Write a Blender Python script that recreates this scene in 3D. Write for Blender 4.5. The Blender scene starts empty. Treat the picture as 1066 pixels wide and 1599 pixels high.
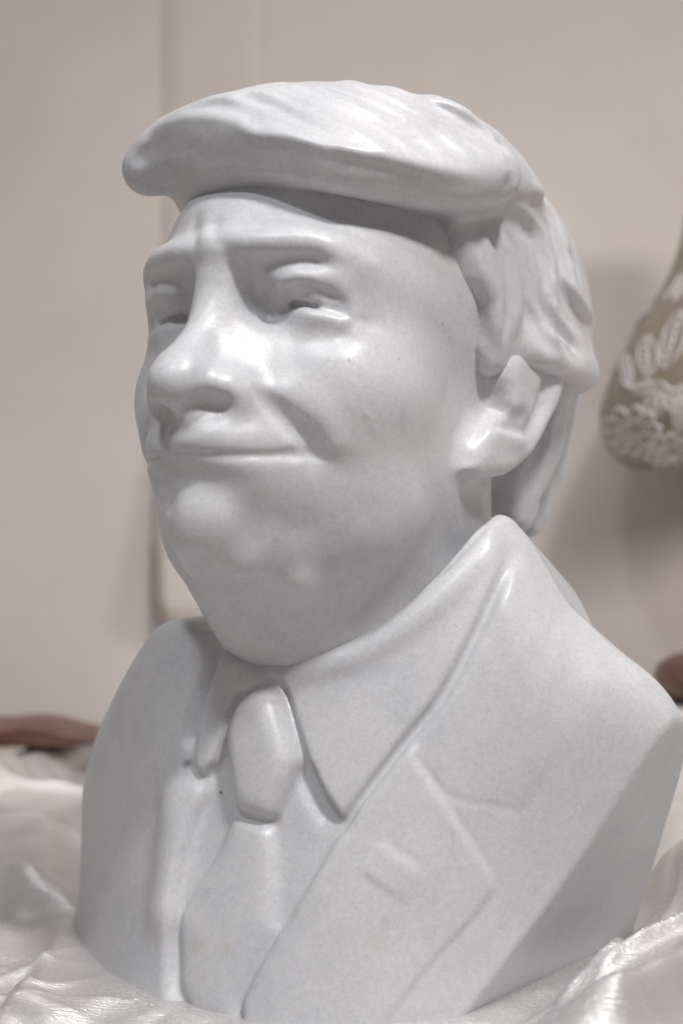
import bpy, bmesh, math, random
import numpy as np
from mathutils import Vector, Matrix

random.seed(7)
rng = np.random.default_rng(7)
R = math.radians
S = bpy.context.scene
COL = S.collection

# ------------------------------------------------------------------ camera, world, lights, exposure
CAM_Z = 0.200                                   # lens height over the table
F_PX, CX, CY = 2221.0, 533.0, 799.5             # focal length and centre in photograph pixels
cam_d = bpy.data.cameras.new('camera')
cam = bpy.data.objects.new('camera', cam_d)
COL.objects.link(cam)
cam.location = (0, 0, CAM_Z)
cam.rotation_euler = (R(90), 0, 0)
cam_d.sensor_fit = 'VERTICAL'
cam_d.sensor_height = 36.0
cam_d.lens = 36.0 * F_PX / 1599.0
cam_d.clip_start, cam_d.clip_end = 0.02, 50
cam_d.dof.use_dof = True
cam_d.dof.focus_distance = 0.575
cam_d.dof.aperture_fstop = 6.3
S.camera = cam

W = bpy.data.worlds.new('World')
S.world = W
W.use_nodes = True
W.node_tree.nodes['Background'].inputs[0].default_value = (1.0, 0.95, 0.92, 1)
W.node_tree.nodes['Background'].inputs[1].default_value = 0.215

def area(name, loc, target, sx, sy, power, col, spread=180):
    l = bpy.data.lights.new(name, 'AREA')
    l.shape = 'ELLIPSE'; l.size, l.size_y = sx, sy
    l.energy = power; l.color = col; l.spread = R(spread)
    o = bpy.data.objects.new(name, l); COL.objects.link(o)
    o.location = loc
    o.rotation_euler = (Vector(target) - Vector(loc)).to_track_quat('-Z', 'Y').to_euler()
    return o
area('ceiling_spot', (0.48, -0.18, 1.52), (0, .66, .14), .20, .20, 2.75, (1.0, .97, .95), 75)
area('ceiling_spot', (-0.30, -0.20, 1.50), (0, .66, .14), .16, .16, 1.05, (.92, .95, 1.0), 75)
area('ceiling_bounce', (0.0, 0.35, 2.3), (0, .6, 0), 1.2, 1.2, 4.0, (1.0, .96, .93), 140)  # broad added fill standing in for light bounced off the ceiling
area('wall_fill', (.55, .15, 2.0), (-.1, 1.2, .0), .4, .4, 1.1, (1.0, .96, .93), 75)  # added light to brighten the lower wall, no fixture of the room
area('side_fill', (1.05, .45, .55), (.32, 1.2, .06), .3, .3, 1.3, (1.0, .96, .93), 70)  # added fill from the right, lightens the wall below the glass shade

S.view_settings.view_transform = 'Standard'
S.view_settings.look = 'None'
S.view_settings.exposure = 0.0
S.view_settings.gamma = 1.0

# ------------------------------------------------------------------ helpers: objects
def link(o, parent=None, label=None, cat=None, group=None, kind=None):
    COL.objects.link(o)
    if parent: o.parent = parent
    if label: o['label'] = label
    if cat: o['category'] = cat
    if group: o['group'] = group
    if kind: o['kind'] = kind
    return o

def mesh_obj(name, V, Fc, mat, smooth=True, normals=None, **kw):
    me = bpy.data.meshes.new(name)
    V = np.asarray(V, dtype=np.float32)
    if isinstance(Fc, np.ndarray):
        n = Fc.shape[1]
        me.vertices.add(len(V)); me.vertices.foreach_set('co', V.ravel())
        me.loops.add(Fc.size); me.loops.foreach_set('vertex_index', Fc.ravel().astype(np.int32))
        me.polygons.add(len(Fc))
        me.polygons.foreach_set('loop_start', np.arange(0, Fc.size, n, dtype=np.int32))
        me.polygons.foreach_set('loop_total', np.full(len(Fc), n, dtype=np.int32))
        me.update(calc_edges=True); me.validate()
    else:
        me.from_pydata([tuple(map(float, v)) for v in V], [], Fc); me.update()
    me.polygons.foreach_set('use_smooth', np.full(len(me.polygons), smooth))
    if normals is not None and len(normals) == len(me.vertices):
        me.normals_split_custom_set_from_vertices([tuple(n) for n in normals.tolist()])
    me.materials.append(mat)
    return link(bpy.data.objects.new(name, me), **kw)

# ------------------------------------------------------------------ helpers: frames (millimetres)
def axes(yaw, pit, rol):
    yaw, pit, rol = R(yaw), R(pit), R(rol)
    f = np.array([-math.sin(yaw), -math.cos(yaw), 0]); l = np.array([math.cos(yaw), -math.sin(yaw), 0]); u = np.array([0, 0, 1.])
    f2 = f*math.cos(pit) + u*math.sin(pit); u2 = u*math.cos(pit) - f*math.sin(pit)
    return np.stack([l*math.cos(rol) + u2*math.sin(rol), f2, u2*math.cos(rol) - l*math.sin(rol)])
P0 = np.array([0.8, 639., 48.9])                # head centre, from the lens
HEAD_AX = axes(32, 9, 1)
BODY_AX = axes(32, 0, 0)                         # the coat faces the same way, upright

class Field:
    """A sampled signed distance field in a local frame (x to the statue's left, y forward, z up, mm)."""
    def __init__(s, ax, lo, hi, h):
        s.ax, s.h = ax, h
        s.lo = np.array(lo, float)
        s.n = (np.ceil((np.array(hi) - s.lo)/h)).astype(int) + 1
        s.X, s.Y, s.Z = [np.arange(s.n[i], dtype=np.float32)*np.float32(h) + np.float32(s.lo[i]) for i in range(3)]
        s.d = np.full(s.n, 60., np.float32)
        s.lab = np.zeros(s.n, np.uint8)
        s.eye = -(ax @ P0)
    def ray(s, px):
        d = np.array([(px[0]-CX)/F_PX, 1, -(px[1]-CY)/F_PX]); d = d/np.linalg.norm(d)
        return s.ax @ d
    def atx(s, px, x):
        d = s.ray(px); return s.eye + d*((x - s.eye[0])/d[0])
    def aty(s, px, y):
        d = s.ray(px); return s.eye + d*((y - s.eye[1])/d[1])
    def sl(s, lo, hi):
        a = np.clip(np.floor((np.array(lo)-s.lo)/s.h).astype(int), 0, s.n)
        b = np.clip(np.ceil((np.array(hi)-s.lo)/s.h).astype(int)+1, 0, s.n)
        return tuple(slice(a[i], max(b[i], a[i])) for i in range(3))
    def grid(s, sl):
        return s.X[sl[0]][:, None, None], s.Y[sl[1]][None, :, None], s.Z[sl[2]][None, None, :]
    def sample(s, P, arr=None):
        arr = s.d if arr is None else arr
        q = (np.asarray(P) - s.lo)/s.h
        q = np.clip(q, 0, s.n - 1.001); i = q.astype(int); f = q - i
        o = 0
        for a in (0, 1):
            for b in (0, 1):
                for c in (0, 1):
                    w = (f[..., 0] if a else 1-f[..., 0])*(f[..., 1] if b else 1-f[..., 1])*(f[..., 2] if c else 1-f[..., 2])
                    o = o + w*arr[i[..., 0]+a, i[..., 1]+b, i[..., 2]+c]
        return o
    def hit(s, pts):
        """points of the surface seen at these photograph pixels"""
        pts = np.atleast_2d(np.asarray(pts, float))
        D = np.stack([s.ray(p) for p in pts])
        hi = s.lo + (s.n-1)*s.h
        with np.errstate(divide='ignore'):
            t0 = (s.lo - s.eye)/D; t1 = (hi - s.eye)/D
        t = np.minimum(t0, t1).max(1) + .01; te = np.maximum(t0, t1).min(1)
        ok = np.zeros(len(pts), bool); 
        for _ in range(260):
            v = s.sample(s.eye + D*t[:, None])
            ok |= v < .05
            t = np.where(ok, t, np.minimum(t + np.clip(v*.6, .15, 8), te))
        P = s.eye + D*t[:, None]
        return P, ok
    # --- combining shapes
    def _mix(s, sl, e, k, lab, sub=False):
        d = s.d[sl]
        if sub:
            h = np.maximum(k - np.abs(d + e), 0)/k
            s.d[sl] = np.maximum(d, -e) + h*h*k*.25
        else:
            if lab is not None: s.lab[sl] = np.where(e < d, lab, s.lab[sl])
            h = np.maximum(k - np.abs(d - e), 0)/k
            s.d[sl] = np.minimum(d, e) - h*h*k*.25
    def cut(s, e, k=4):
        d = s.d; h = np.maximum(k - np.abs(d - e), 0)/k
        s.d = (np.maximum(d, e) + h*h*k*.25).astype(np.float32)
    def slab(s, poly, x0, x1, k=5, kb=6, lab=None, sym=False, tilt=0.):
        """a rounded plate: an outline in (y, z) with thickness from x0 to x1"""
        poly = np.asarray(poly); lo, hi = poly.min(0) - 20, poly.max(0) + 20
        for sg in ((1, -1) if sym else (1,)):
            a, b = sorted((sg*x0, sg*x1))
            sl = s.sl((a - 20, lo[0], lo[1]), (b + 20, hi[0], hi[1])); x, y, z = s.grid(sl)
            e2 = sd_poly(y, z, poly).astype(np.float32)
            ex = np.abs(x - (a + b)/2 - sg*tilt*(poly[:, 0].mean() - y)) - (b - a)/2
            h = np.maximum(k - np.abs(e2 - ex), 0)/k
            s._mix(sl, np.maximum(e2, ex) + h*h*k*.25, kb, lab)
    def ell(s, c, r, k=8, lab=None, sub=False, rot=None, sym=False):
        c, r = np.array(c, float), np.array(r, float)
        pad = r.max() + 30
        sl = s.sl(c - pad, c + pad); x, y, z = s.grid(sl)
        x, y, z = x - c[0], y - c[1], z - c[2]
        if rot is not None:
            M = np.array(Matrix.Rotation(R(rot[2]), 3, 'Z') @ Matrix.Rotation(R(rot[1]), 3, 'Y') @ Matrix.Rotation(R(rot[0]), 3, 'X')).T.astype(np.float32)
            x, y, z = M[0, 0]*x+M[0, 1]*y+M[0, 2]*z, M[1, 0]*x+M[1, 1]*y+M[1, 2]*z, M[2, 0]*x+M[2, 1]*y+M[2, 2]*z
        k0 = np.sqrt((x/r[0])**2 + (y/r[1])**2 + (z/r[2])**2)
        k1 = np.sqrt((x/r[0]**2)**2 + (y/r[1]**2)**2 + (z/r[2]**2)**2)
        e = (k0*(k0 - 1)/np.maximum(k1, 1e-5)).astype(np.float32)
        e = np.where(k0 < .2, -r.min()*.8, e).astype(np.float32)
        s._mix(sl, e, k, lab, sub)
        if sym: s.ell((-c[0], c[1], c[2]), r, k, lab, sub, None if rot is None else (rot[0], -rot[1], -rot[2]))
    def _poly(s, P, rad, pad, norm=False):
        P = np.asarray(P, float); rad = np.broadcast_to(np.asarray(rad, float), (len(P),))
        m = rad.max() + pad
        sl = s.sl(P.min(0) - m, P.max(0) + m); base = [q.start for q in sl]
        D = np.full(tuple(q.stop - q.start for q in sl), 1e3, np.float32)
        segs = range(len(P) - 1) if len(P) > 1 else [0]
        for i in segs:
            a, b = P[i], P[min(i+1, len(P)-1)]; ra, rb = rad[i], rad[min(i+1, len(P)-1)]
            q = s.sl(np.minimum(a, b) - m, np.maximum(a, b) + m)
            x, y, z = s.grid(q)
            L = b - a; l2 = max(float(L @ L), 1e-6)
            x, y, z = x - np.float32(a[0]), y - np.float32(a[1]), z - np.float32(a[2])
            t = np.clip((x*np.float32(L[0]) + y*np.float32(L[1]) + z*np.float32(L[2]))/np.float32(l2), 0, 1)
            e = np.sqrt((x - t*np.float32(L[0]))**2 + (y - t*np.float32(L[1]))**2 + (z - t*np.float32(L[2]))**2)
            rr = np.float32(ra) + t*np.float32(rb - ra)
            e = e/rr if norm else e - rr
            w = tuple(slice(q[j].start - base[j], q[j].stop - base[j]) for j in range(3))
            D[w] = np.minimum(D[w], e)
        return sl, D
    def tube(s, P, rad, k=6, lab=None, sub=False, sym=False):
        P = np.asarray(P, float)
        sl, e = s._poly(P, rad, 24)
        s._mix(sl, e, k, lab, sub)
        if sym: s.tube(P*np.array([-1, 1, 1]), rad, k, lab, sub)
    def brush(s, P, rad, amp, sym=False, sharp=False):
        """push the surface out (amp > 0) or in along a path, as a sculptor's tool does; the stroke fades at its ends"""
        P = np.atleast_2d(np.asarray(P, float)); n = len(P)
        rad = np.broadcast_to(np.asarray(rad, float), (n,)); amp = np.broadcast_to(np.asarray(amp, float), (n,))
        m = rad.max()*2.4
        sl = s.sl(P.min(0) - m, P.max(0) + m); base = [q.start for q in sl]
        D = np.full(tuple(q.stop - q.start for q in sl), 9, np.float32); A = np.zeros_like(D)
        if D.size == 0: return
        for i in range(max(n - 1, 1)):
            j = min(i + 1, n - 1); a, b = P[i], P[j]
            q = s.sl(np.minimum(a, b) - m, np.maximum(a, b) + m)
            w = tuple(slice(q[c].start - base[c], q[c].stop - base[c]) for c in range(3))
            x, y, z = s.grid(q)
            L = (b - a).astype(np.float32); l2 = np.float32(max(float(L @ L), 1e-6))
            x, y, z = x - np.float32(a[0]), y - np.float32(a[1]), z - np.float32(a[2])
            t = np.clip((x*L[0] + y*L[1] + z*L[2])/l2, 0, 1)
            e = np.sqrt((x - t*L[0])**2 + (y - t*L[1])**2 + (z - t*L[2])**2)/(np.float32(rad[i]) + t*np.float32(rad[j] - rad[i]))
            cl = e < D[w]
            D[w] = np.where(cl, e, D[w]); A[w] = np.where(cl, np.float32(amp[i]) + t*np.float32(amp[j] - amp[i]), A[w])
        f = np.exp(-np.abs(D)*2.2) if sharp else np.exp(-D*D*1.3)
        s.d[sl] -= (A*np.where(D < 2.4, f, 0)).astype(np.float32)
        if sym: s.brush(P*np.array([-1, 1, 1]), rad, amp, False, sharp)
    def stroke(s, px, rad, amp, sym=False, sharp=False, step=6, fade=.22, fade2=None):
        """the same along a line of photograph pixels laid on the surface"""
        q = curve(px, step)
        P, ok = s.hit(q)
        if not ok.any(): return
        u = np.linspace(0, 1, len(q))
        ln = np.linalg.norm(np.diff(P[ok], axis=0), axis=1).sum() if ok.sum() > 1 else 0
        if ln < 5*np.max(rad) and fade2 is None: fade = 0
        rr = np.interp(u, np.linspace(0, 1, len(np.atleast_1d(rad))), np.atleast_1d(rad))
        am = amp*(sstep(-.02, fade, u)*sstep(-.02, fade2 or fade, 1 - u) if fade and len(q) > 2 else np.ones(len(q)))
        s.brush(P[ok], rr[ok], am[ok], sym, sharp)
    def blur(s, n=1, sl=None):
        sl = sl or (slice(None),)*3
        a = s.d[sl]
        for _ in range(n):
            for ax in range(3):
                b = a.copy()
                v = [slice(None)]*3; lo, mi, hi = list(v), list(v), list(v)
                lo[ax], mi[ax], hi[ax] = slice(0, -2), slice(1, -1), slice(2, None)
                b[tuple(mi)] = .25*a[tuple(lo)] + .5*a[tuple(mi)] + .25*a[tuple(hi)]
                a = b
        s.d[sl] = a
    def soften(s, px, rad, n=30, sym=False):
        """rub the surface smooth around the points seen at these pixels"""
        for c in s.hit(px)[0]:
            for c_ in ([c, c*np.array([-1, 1, 1])] if sym else [c]):
                sl = s.sl(c_ - 1.8*rad, c_ + 1.8*rad); x, y, z = s.grid(sl)
                w = np.exp(-((x-c_[0])**2 + (y-c_[1])**2 + (z-c_[2])**2)/(rad*rad)*1.4).astype(np.float32)
                old = s.d[sl].copy(); s.blur(n, sl); s.d[sl] = old + (s.d[sl] - old)*w
    def renorm(s):
        g = np.sqrt(sum(np.gradient(s.d, s.h, axis=i)**2 for i in range(3)))
        near = np.abs(s.d) < 14
        s.d[near] /= np.clip(g[near], .45, 2.0)
    # --- meshing (surface nets)
    def mesh(s):
        d = s.d; h = s.h
        neg = d < 0
        c = sum(neg[a:neg.shape[0]-1+a, b:neg.shape[1]-1+b, e:neg.shape[2]-1+e].astype(np.int8) for a in (0, 1) for b in (0, 1) for e in (0, 1))
        I = np.argwhere((c > 0) & (c < 8))
        idx = np.full(tuple(np.array(d.shape) - 1), -1, np.int32); idx[tuple(I.T)] = np.arange(len(I))
        cor = [(a, b, e) for a in (0, 1) for b in (0, 1) for e in (0, 1)]
        val = {q: d[I[:, 0]+q[0], I[:, 1]+q[1], I[:, 2]+q[2]] for q in cor}
        acc = np.zeros((len(I), 3)); cnt = np.zeros(len(I))
        for a in cor:
            for ax in range(3):
                if a[ax]: continue
                b = list(a); b[ax] = 1; b = tuple(b)
                va, vb = val[a], val[b]
                m = (va < 0) != (vb < 0)
                t = np.where(m, va/np.where(m, va - vb, 1), 0)
                p = np.array(a)[None] + np.eye(3)[ax][None]*t[:, None]
                acc += np.where(m[:, None], p, 0); cnt += m
        V = s.lo + (I + acc/cnt[:, None])*h
        quads = []
        for ax in range(3):
            u, w = [(1, 2), (2, 0), (0, 1)][ax]
            v = [slice(None)]*3; v2 = [slice(None)]*3
            v[ax], v2[ax] = slice(0, -1), slice(1, None)
            for q in (u, w): v[q] = v2[q] = slice(1, -1)
            A, B = neg[tuple(v)], neg[tuple(v2)]
            E = np.argwhere(A != B)
            if not len(E): continue
            flip = A[tuple(E.T)]
            E[:, u] += 1; E[:, w] += 1
            def cell(du, dw):
                J = E.copy(); J[:, u] -= du; J[:, w] -= dw
                return idx[tuple(J.T)]
            q = np.stack([cell(1, 1), cell(0, 1), cell(0, 0), cell(1, 0)], 1)
            q = np.where(flip[:, None], q, q[:, ::-1])
            quads.append(q)
        Q = np.concatenate(quads); Q = Q[(Q >= 0).all(1)]
        N = self_n = s.normals(V)
        for _ in range(2):
            V = V - N*np.clip(s.sample(V), -h, h)[:, None]
            N = s.normals(V)
        return V, Q, N
    def normals(s, V):
        e = s.h*.9
        g = np.stack([s.sample(V + e*np.eye(3)[i]) - s.sample(V - e*np.eye(3)[i]) for i in range(3)], -1)
        return g/np.maximum(np.linalg.norm(g, axis=1, keepdims=True), 1e-6)
    def labels(s, V, Q):
        c = V[Q].mean(1); i = np.clip(np.round((c - s.lo)/s.h).astype(int), 0, s.n-1)
        return s.lab[tuple(i.T)]
    def world(s, V):
        return (V @ s.ax + P0)*.001 + np.array([0, 0, CAM_Z])

def curve(px, step=6):
    """Catmull-Rom through the given points, resampled"""
    p = np.asarray(px, float)
    if p.ndim == 1 or len(p) == 1: return np.atleast_2d(p)
    if len(p) == 2:
        n = max(2, int(np.linalg.norm(p[1]-p[0])/step)); return p[0] + (p[1]-p[0])*np.linspace(0, 1, n)[:, None]
    q = np.vstack([2*p[0]-p[1], p, 2*p[-1]-p[-2]]); out = []
    for i in range(1, len(q)-2):
        a, b, c, d = q[i-1:i+3]
        n = max(2, int(np.linalg.norm(c-b)/step))
        t = np.linspace(0, 1, n, endpoint=False)[:, None]
        out.append(.5*(2*b + (c-a)*t + (2*a-5*b+4*c-d)*t**2 + (-a+3*b-3*c+d)*t**3))
    return np.vstack(out + [p[-1:]])

def sd_poly(X, Y, poly):
    """signed distance to a 2-D polygon, negative inside"""
    poly = np.asarray(poly, float); d = np.full(np.broadcast(X, Y).shape, 1e9); ins = np.zeros(d.shape, bool)
    for a, b in zip(poly, np.roll(poly, -1, 0)):
        e = b - a; px, py = X - a[0], Y - a[1]
        t = np.clip((px*e[0] + py*e[1])/max(e @ e, 1e-9), 0, 1)
        d = np.minimum(d, (px - t*e[0])**2 + (py - t*e[1])**2)
        cnd = ((a[1] <= Y) != (b[1] <= Y))
        with np.errstate(divide='ignore', invalid='ignore'):
            xi = a[0] + (Y - a[1])*e[0]/(e[1] if abs(e[1]) > 1e-9 else 1e-9)
        ins ^= cnd & (X < xi)
    d = np.sqrt(d)
    return np.where(ins, -d, d)

def sstep(a, b, x):
    t = np.clip((x - a)/(b - a), 0, 1); return t*t*(3 - 2*t)

# ------------------------------------------------------------------ materials
def nodes(name):
    m = bpy.data.materials.new(name); m.use_nodes = True
    nt = m.node_tree; return m, nt, nt.nodes['Principled BSDF'], nt.nodes, nt.links

def noise(N, L, scale, detail=4, rough=.6, vec=None, dim=None):
    n = N.new('ShaderNodeTexNoise'); n.inputs['Scale'].default_value = scale
    n.inputs['Detail'].default_value = detail; n.inputs['Roughness'].default_value = rough
    if vec is not None: L.new(vec, n.inputs['Vector'])
    return n
def ramp(N, L, src, stops):
    r = N.new('ShaderNodeValToRGB'); el = r.color_ramp.elements
    while len(el) > len(stops): el.remove(el[-1])
    while len(el) < len(stops): el.new(.5)
    for e, (p, c) in zip(el, stops):
        e.position = p; e.color = (*c, 1) if len(c) == 3 else c
    L.new(src, r.inputs[0]); return r
def mixc(N, L, a, b, fac, mode='MIX'):
    m = N.new('ShaderNodeMix'); m.data_type = 'RGBA'; m.blend_type = mode
    for v, i in ((fac, 0), (a, 6), (b, 7)):
        if hasattr(v, 'node'): L.new(v, m.inputs[i])
        elif i == 0: m.inputs[0].default_value = v
        else: m.inputs[i].default_value = (*v, 1)
    return m.outputs[2]
def bump(N, L, hgt, strength, dist, nxt=None):
    b = N.new('ShaderNodeBump'); b.inputs['Strength'].default_value = strength; b.inputs['Distance'].default_value = dist
    L.new(hgt, b.inputs['Height'])
    if nxt is not None: L.new(nxt, b.inputs['Normal'])
    return b.outputs[0]

def make_marble(name, rough=.345):
    m, nt, p, N, L = nodes(name)
    co = N.new('ShaderNodeTexCoord').outputs['Object']
    big = noise(N, L, 14, 5, .6, co); fine = noise(N, L, 1500, 2, .6, co); mid = noise(N, L, 430, 4, .7, co); vein = noise(N, L, 38, 6, .7, co)
    c1 = ramp(N, L, big.outputs[0], [(.32, (.60, .605, .625)), (.68, (.70, .70, .712))])
    c2 = ramp(N, L, fine.outputs[0], [(.30, (.80, .80, .815)), (.66, (1, 1, 1))])
    c = mixc(N, L, c1.outputs[0], c2.outputs[0], .6, 'MULTIPLY')
    c3 = ramp(N, L, mid.outputs[0], [(.30, (.83, .83, .85)), (.62, (1, 1, 1))])
    c = mixc(N, L, c, c3.outputs[0], .6, 'MULTIPLY')
    c4 = ramp(N, L, vein.outputs[0], [(.30, (.86, .868, .89)), (.5, (1, 1, 1)), (.72, (1, .995, .98))])
    c = mixc(N, L, c, c4.outputs[0], .7, 'MULTIPLY')
    L.new(c, p.inputs['Base Color'])
    rr = ramp(N, L, mid.outputs[0], [(.3, (rough-.08,)*3), (.7, (rough+.10,)*3)])
    L.new(rr.outputs[0], p.inputs['Roughness'])
    p.inputs['Specular IOR Level'].default_value = .5
    L.new(bump(N, L, fine.outputs[0], .09, .0006, bump(N, L, mid.outputs[0], .09, .0012)), p.inputs['Normal'])
    return m
MARBLE = make_marble('pale_grey_marble')

# ------------------------------------------------------------------ the bust: head
HS = 0.95
SKIN, HAIR, EAR = 1, 2, 3
H = Field(HEAD_AX, (-90, -106, -160), (90, 138, 128), HS)
ax_ = lambda rows: np.array([H.atx((u, v), x) for u, v, x in rows])
ay_ = lambda rows: np.array([H.aty((u, v), y) for u, v, y in rows])
yz_ = lambda px, x: np.array([H.atx(p, x)[1:] for p in px])

# skull, face, neck
H.ell((0, 0, 40), (72, 98, 82), lab=SKIN)
H.ell((0, 42, 34), (57, 58, 40), k=20, lab=SKIN)
H.ell((0, 30, -30), (59, 67, 58), k=25, lab=SKIN)
H.ell((37, 49, -12), (27, 30, 27), k=20, lab=SKIN, sym=True)
H.ell((33, 20, -58), (28, 42, 34), k=14, lab=SKIN, sym=True)
H.ell((30, 36, -40), (28, 37, 32), k=12, lab=SKIN, sym=True)
H.ell((0, 74, -70), (23, 22, 20), k=14, lab=SKIN)
H.ell((0, 91.5, -69.5), (16, 14, 14), k=5, lab=SKIN)
H.ell((0, 84, -40), (29, 29, 25), k=14, lab=SKIN)
H.ell((20, 70, -42), (17, 15, 18), k=10, lab=SKIN, sym=True)
H.tube([(0, -12, -30), (0, -42, -165)], [62, 60], k=20, lab=SKIN)
H.ell((0, 22, -90), (40, 44, 32), k=22, lab=SKIN)
# brow ridge, sockets, eyeballs
brow = ax_([(340, 378, 4), (415, 371, 22.5), (478, 371, 36), (522, 386, 45), (556, 416, 51.5)]) + np.array([[0, -5, 0], [0, -4.5, 0], [0, -4.5, 0], [0, -5, 0], [0, -6, 0]])
H.tube(curve(brow, 3), np.interp(np.linspace(0, 1, len(curve(brow, 3))), [0, .5, 1], [6.5, 6.5, 5.5]), k=4, lab=SKIN, sym=True)
H.ell((24, 99, 16), (17, 15, 11), k=7, sub=True, sym=True)
H.ell((33, 67, 17), (15, 16, 12), k=5, lab=SKIN, sym=True)
# nose
H.tube([(0, 95, 30), (0, 97, 20), (0, 105, 2), (0, 114, -12)], [7, 7, 7.6, 9], k=9, lab=SKIN)
H.tube([(6, 88, 16), (12, 90, -4), (13, 95, -16)], [5.5, 6.5, 8], k=15, lab=SKIN, sym=True)
H.ell((0, 115.5, -19.5), (11.8, 14, 11), k=8, lab=SKIN)
H.ell((13, 101, -20.5), (9, 13, 9), k=7, lab=SKIN, sym=True)
H.ell((0, 104, -25), (8, 10, 6), k=8, lab=SKIN)
# ear
ear = [(840, 536, 76), (806, 540, 74), (780, 560, 71), (769, 590, 70), (769, 618, 69), (767, 642, 69), (759, 655, 69), (743, 675, 69), (733, 700, 69), (729, 730, 69), (743, 745, 70), (765, 745, 72), (792, 741, 75), (816, 728, 77), (832, 705, 78), (851, 669, 79), (869, 638, 79), (877, 610, 79), (878, 585, 79), (862, 555, 78)]
H.slab(ax_(ear)[:, 1:], 62, 77, k=6, kb=9, lab=EAR, sym=True, tilt=.12)
H.renorm()

# ---- folds of the face
H.stroke([(430, 600), (470, 590), (520, 580)], 26, 2.5, True)                                  # cheek
H.stroke([(264, 684), (300, 682), (380, 686)], 10, 1.6, True)                                  # upper lip
H.stroke([(393, 594), (412, 618), (432, 639), (454, 660), (472, 677), (487, 694), (495, 707)], [2.8, 3.2, 3.6, 3.9, 4.2, 4.4, 4.2], -8.2, True, fade=.5, fade2=.02)
H.stroke([(560, 640), (570, 646), (580, 656), (578, 668), (590, 676), (584, 690)], 1.3, .5)
H.stroke([(540, 628), (552, 636)], 1.2, .4)
H.stroke([(455, 612), (490, 640), (512, 668), (520, 692)], 8, 2.2, True)
H.stroke([(498, 730), (530, 730)], 9, -1.0, True)
H.stroke([(258, 709), (300, 710), (360, 711), (430, 710), (462, 708), (482, 711)], 5, -.4, True)
H.stroke([(258, 709), (300, 710), (360, 711), (430, 710), (462, 708), (480, 711), (498, 708)], 2.2, -3.6, True, sharp=True)
H.stroke([(268, 727), (330, 728), (390, 727), (425, 724)], 4.5, .6, True)                     # lower lip
H.stroke([(264, 745), (310, 744), (352, 752)], 8.5, -1.5, True)
H.stroke([(300, 800), (328, 801)], 11, 1.6, True, fade=0)                                      # chin
H.stroke([(405, 765), (440, 800), (465, 845)], 16, 2.6, True)
H.stroke([(306, 872), (312, 898)], 5.5, -2.0)
H.stroke([(335, 886), (420, 896), (500, 888), (600, 850), (680, 795)], 17, 2.2, True, fade=.1)
H.stroke([(400, 992), (470, 985), (550, 966), (632, 930), (705, 868)], 23, -8, fade=.15)
H.stroke([(455, 709), (480, 709), (503, 708)], 2.8, -2.6, True, fade=.1)
H.stroke([(285, 850), (300, 858)], 8, 1.5)
H.stroke([(335, 880), (370, 888)], 9, 1.2, True)
H.stroke([(325, 916), (390, 932)], 7, -1.0, True)                                  # under the chin
H.stroke([(466, 914), (476, 920)], 8, 2.6, True)                                               # jowl
H.stroke([(497, 723), (505, 722)], 5, -1.8, True)
H.stroke([(272, 300), (258, 335), (244, 385)], 20, 8.5)
H.stroke([(256, 636), (248, 662), (246, 688), (252, 708)], 5, -5.5, fade=.1)
H.stroke([(255, 722), (258, 755), (264, 790)], 5.5, -1.5, fade=.3)
H.stroke([(222, 715), (238, 770), (252, 830), (262, 870)], 20, -5.5)
# nostrils
H.stroke([(304, 634), (322, 627), (346, 634)], 4.2, -6.5, True)
H.stroke([(318, 632), (340, 636)], 3.5, -3.5, True)
# brows and lids
H.stroke([(346, 380), (415, 379), (486, 380), (524, 398), (548, 420)], [6, 5.5, 5.5, 5, 4], 3.6, True)
H.stroke([(350, 345), (420, 336), (500, 335), (560, 350)], 9, -1.6, True)
H.stroke([(378, 425), (392, 452), (404, 478), (418, 490)], [5, 6, 6, 5], -7.5, True, fade=.15)  # deep inner corner
H.stroke([(376, 414), (420, 416), (470, 412), (500, 413), (526, 424)], 4.8, -4.2, True)          # under the brow
H.stroke([(446, 436), (468, 428), (495, 426), (526, 438), (550, 458)], 7.5, 4.2, True, fade=.1)
H.stroke([(442, 468), (460, 459), (487, 459), (518, 469), (543, 484)], 3.6, -2.0, True, fade=.1)
H.stroke([(437, 462), (450, 448), (468, 444), (490, 447), (516, 459), (536, 474), (550, 488)], 2.4, -3.2, True, sharp=True)
H.stroke([(438, 498), (470, 491), (505, 492), (540, 502)], 7, 2.4, True)
H.stroke([(436, 512), (465, 527), (497, 525), (530, 524)], 6, -1.4, True)
H.stroke([(428, 494), (438, 483), (453, 476), (473, 475), (492, 478), (517, 482), (550, 492)], 2.2, -3.2, True)
sl_, ok_ = H.hit([(455, 475), (472, 474), (490, 476)])
H.tube(sl_ + np.array([0, -1.6, .2]), 1.45, k=1.2, sub=True, sym=True)
H.stroke([(532, 524), (545, 512), (553, 500)], 2.2, -.9, True)
H.stroke([(552, 500), (575, 502), (603, 499)], 2.2, -.9, True)
H.stroke([(560, 506), (590, 512), (610, 520)], 2.6, -.6, True)
H.stroke([(426, 512), (420, 545), (408, 578)], 9, -2.6, True, fade=.2)
H.stroke([(490, 478), (517, 483), (550, 493)], 2.0, -2.4, True, sharp=True, fade=.1)
H.stroke([(262, 850), (274, 890)], 13, 1.6, fade=0)
H.stroke([(306, 868), (310, 882), (316, 898)], 4.5, -2.6, fade=0)
H.stroke([(340, 885), (375, 890)], 9, .8, True, fade=0)
H.stroke([(466, 914), (478, 920)], 8, 1.4, True, fade=0)
H.stroke([(828, 572), (834, 592)], 6, 2.2, True, fade=0)
H.soften([(812, 570), (826, 572)], 8, 25, True)
H.soften([(398, 545), (380, 530), (412, 525)], 11, 40, True)
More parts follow.
